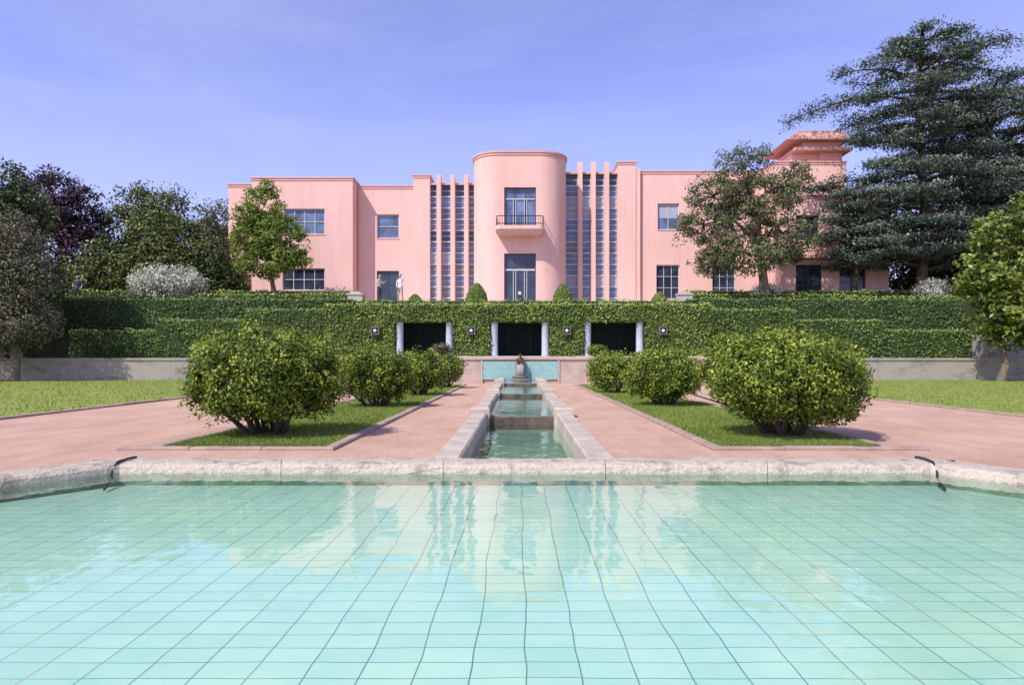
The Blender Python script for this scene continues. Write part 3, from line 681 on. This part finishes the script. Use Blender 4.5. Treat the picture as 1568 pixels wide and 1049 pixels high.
def cedar(name,x,y,z0,zt,prof,nb,seed,tr=.5):
    random.seed(seed); e=empty(name); g=G()
    tp=[(x-.3,y,z0-.2),(x,y,z0+2),(x+.25,y,z0+6),(x-.25,y,z0+11),(x-.1,y,zt-2.5),(x,y,zt-.4)]
    if zt-z0<14: tp=[(x-.3,y,z0-.2),(x,y,z0+2),(x+.15,y,z0+4),(x,y,zt-.6)]; g.tube(tp,[tr,tr*.8,tr*.55,.04],10)
    else:
        g.tube(tp,[tr,tr*.85,tr*.7,tr*.5,tr*.25,.04],10)
        g.tube([(x,y,z0+2.5),(x+1.4,y+.4,z0+5),(x+2.2,y+.6,z0+9),(x+2.6,y+.6,zt-5)],[.3,.26,.18,.07],8)
    C=[];SH=[]
    zs=[p[0] for p in prof]; rs=[p[1] for p in prof]
    for i in range(nb):
        z=z0+2.2+(zt-z0-2.6)*((i+random.random()*.9)/nb); r=np.interp(z,zs,rs)*random.uniform(.55,1.12)
        a=i*2.4+random.uniform(-.5,.5); s=Vector((x,y,z)); up=random.uniform(-.02,.22)
        d=Vector((math.cos(a),math.sin(a)*.75,up)); e2=s+d*r
        mid=s.lerp(e2,.5)+Vector((random.gauss(0,.3),random.gauss(0,.3),.3)); e2.z-=.06*r
        pts=[s,s.lerp(mid,.5)+Vector((0,0,.1)),mid,mid.lerp(e2,.5)+Vector((0,0,.08)),e2]
        g.tube(pts,[.12,.10,.07,.045,.02],6)
        side=Vector((-d.y,d.x,0)).normalized(); np_=int(3+r*3.0)
        sh0=random.gauss(.40,.10)
        for k in range(np_):
            t=random.uniform(.2,1.0); q=t*4; ii=min(3,int(q)); p=pts[ii].lerp(pts[ii+1],q-ii)
            lat=random.uniform(-1,1)*(1.15-.75*abs(t-.55))*min(r*.32,1.9)
            pe=p+side*lat+d*abs(lat)*.45+Vector((0,0,random.uniform(-.15,.15)))
            g.tube([p,p.lerp(pe,.5)+Vector((0,0,.06)),pe],[.03,.02,.01],4)
            m=60; tt=R.uniform(.25,1.15,m)[:,None]
            o_=R.normal(size=(m,3))*np.array([.34,.34,.11])
            c=np.array(p)*(1-tt)+np.array(pe)*tt+o_
            c[:,2]-=.10*np.abs(R.normal(size=m)); C.append(c); SH.append(np.full(m,sh0+random.gauss(0,.12))+R.normal(0,.13,m)+o_[:,2]*2.0)  # upper needles of each pad coloured lighter, top light painted in
    C=np.concatenate(C); SH=np.concatenate(SH)
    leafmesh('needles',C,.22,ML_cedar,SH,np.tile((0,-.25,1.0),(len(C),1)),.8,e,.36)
    g.obj('trunk',M_bark,e,True)
cedar('cedar_tree',26.5,45,4.6,22.8,[(6,5),(8,7.0),(10,7.2),(12.5,7.0),(14,4.6),(16.5,4.8),(18.2,8.8),(19.2,7.8),(20.5,4.8),(22,2.4)],84,3,.4)
cedar('cedar_tree',32.5,47,4.6,20.0,[(6,5),(9,6.5),(13,6.5),(17,5.5),(20,3)],56,5)
cedar('cedar_tree',22.4,45.5,4.6,12.9,[(6,2.5),(9,3.8),(12,3.2),(13.6,2)],24,9,.22)

# ------------------------------------------------------------ people
M_skin=mat_flat('skin',(0.55,0.34,0.25),0.6); M_hair=mat_flat('hair',(0.05,0.03,0.02),0.7); M_eye=mat_flat('eye',(0.03,0.02,0.02),0.3); M_lip=mat_flat('lips',(0.40,0.17,0.14),0.5)
def person(name,loc,rot,top,bot,arms,stance=.12,longsleeve=False,scale=1.0,shoe=(0.05,0.05,0.05)):
    e=empty(name)
    mt=mat_flat(name+'_shirt',top,.85); mb=mat_flat(name+'_trousers',bot,.85); ms=mat_flat(name+'_shoes',shoe,.6)
    J=[];E=[];Rr=[];
    def j(p,r): J.append(p); Rr.append(r); return len(J)-1
    def ed(a,b,m): E.append((a,b,m))
    pel=j((0,0,.95),(.155,.11)); sp=j((0,0,1.12),(.135,.095)); ch=j((0,.0,1.32),(.165,.11)); nk=j((0,.01,1.47),(.06,.06)); hb=j((0,0,1.56),(.055,.055))
    ed(pel,sp,0); ed(sp,ch,0); ed(ch,nk,0); ed(nk,hb,2)
    hands=[]
    for s,(el,wr) in zip((-1,1),arms):
        sh=j((s*.185,0,1.41),(.06,.06)); a=j(el,(.045,.045)); m_=j(tuple((Vector(el)*.4+Vector(J[sh])*.6)),(.052,.052)); w_=j(wr,(.028,.028))
        ed(ch,sh,0); ed(sh,m_,0); ed(m_,a,0 if longsleeve else 2); ed(a,w_,0 if longsleeve else 2); hands.append((Vector(el),Vector(wr),s))
        hp=j((s*.09,0,.90),(.095,.095)); kn=j((s*(.09+stance*.4),-.03,.50),(.062,.062)); ca=j((s*(.09+stance*.6),.01,.34),(.058,.058)); an=j((s*(.09+stance),.03,.09),(.042,.042)); to=j((s*(.11+stance),-.13,.045),(.04,.03))
        ed(pel,hp,1); ed(hp,kn,1); ed(kn,ca,1); ed(ca,an,1); ed(an,to,3)
    me=bpy.data.meshes.new('tmp'); me.from_pydata(J,[(a,b) for a,b,_ in E],[]); ob=bpy.data.objects.new('tmp',me); COL.objects.link(ob)
    ob.modifiers.new('s','SKIN'); 
    sl=me.skin_vertices[0].data if me.skin_vertices else None
    if sl is None:
        bpy.context.view_layer.objects.active=ob; sl=me.skin_vertices[0].data
    for i,r_ in enumerate(Rr): sl[i].radius=r_; sl[i].use_root=(i==0)
    sd=ob.modifiers.new('d','SUBSURF'); sd.levels=2; sd.render_levels=2
    bpy.context.view_layer.update()
    dg=bpy.context.evaluated_depsgraph_get(); bm=bpy.data.meshes.new_from_object(ob.evaluated_get(dg))
    bpy.data.objects.remove(ob)
    for m_ in (mt,mb,M_skin,ms): bm.materials.append(m_)
    seg=[(Vector(J[a]),Vector(J[b]),m_) for a,b,m_ in E]
    for p in bm.polygons:
        c=p.center; best=9;bi=0
        for a,b,m_ in seg:
            ab=b-a; t=max(0,min(1,(c-a).dot(ab)/ab.length_squared)); d=(c-(a+ab*t)).length
            if d<best: best=d;bi=m_
        p.material_index=bi; p.use_smooth=True
    bo=bpy.data.objects.new('body',bm); COL.objects.link(bo); bo.parent=e
    g=G(); hc=(0,-.015,1.655)
    g.ell(hc,(.077,.095,.118),0,16,12); g.tube([(0,-.10,1.675),(0,-.125,1.645),(0,-.105,1.635)],[.008,.015,.012],6,0)
    for s in (-1,1): g.ell((s*.079,0,1.65),(.012,.022,.032),0,8,6); g.ell((s*.03,-.098,1.665),(.012,.01,.008),2,8,5)
    g.ell((0,-.103,1.605),(.024,.01,.008),3,8,5); g.ell((0,.018,1.685),(.087,.092,.108),1,16,10)
    for el,wr,s in hands:
        d=(wr-el).normalized(); u=d.cross(Vector((0,1,0))); u=u.normalized() if u.length>.1 else Vector((1,0,0)); n_=d.cross(u)
        g.tube([wr-d*.01,wr+d*.03,wr+d*.085],[.026,.034,.032],8,0)
        for q,(o_,l) in enumerate(((-.03,.062),(-.01,.075),(.01,.07),(.03,.055))):
            p=wr+d*.08+u*o_; g.tube([p,p+d*l*.45+n_*.004,p+d*l*.8+n_*.016,p+d*l+n_*.03],[.009,.0085,.008,.006],6,0)
        p=wr+d*.03-u*s*.03; g.tube([p,p+d*.03-u*s*.02,p+d*.06-u*s*.025+n_*.01],[.011,.01,.007],6,0)
    g.obj('head_and_hands',[M_skin,M_hair,M_eye,M_lip],e,True)
    e.location=loc; e.rotation_euler=(0,0,rot); e.scale=(scale,)*3
    return e
person('man',(-8.78,42.6,4.61),math.radians(70),(.45,.52,.62),(.05,.05,.06),[((-.24,-.08,1.16),(-.12,-.3,1.25)),((.24,-.08,1.16),(.10,-.3,1.27))],.05)
person('woman',(-7.45,42.5,4.61),math.radians(-20),(.75,.74,.72),(.38,.31,.25),[((-.27,.02,1.14),(-.18,-.10,.98)),((.33,-.12,1.42),(.13,-.20,1.60))],.1,True)
person('visitor',(-28.0,43.2,4.6),math.radians(20),(.05,.07,.17),(.03,.03,.05),[((-.25,.02,1.14),(-.2,-.16,.95)),((.25,.02,1.14),(.2,-.16,.95))],.03)
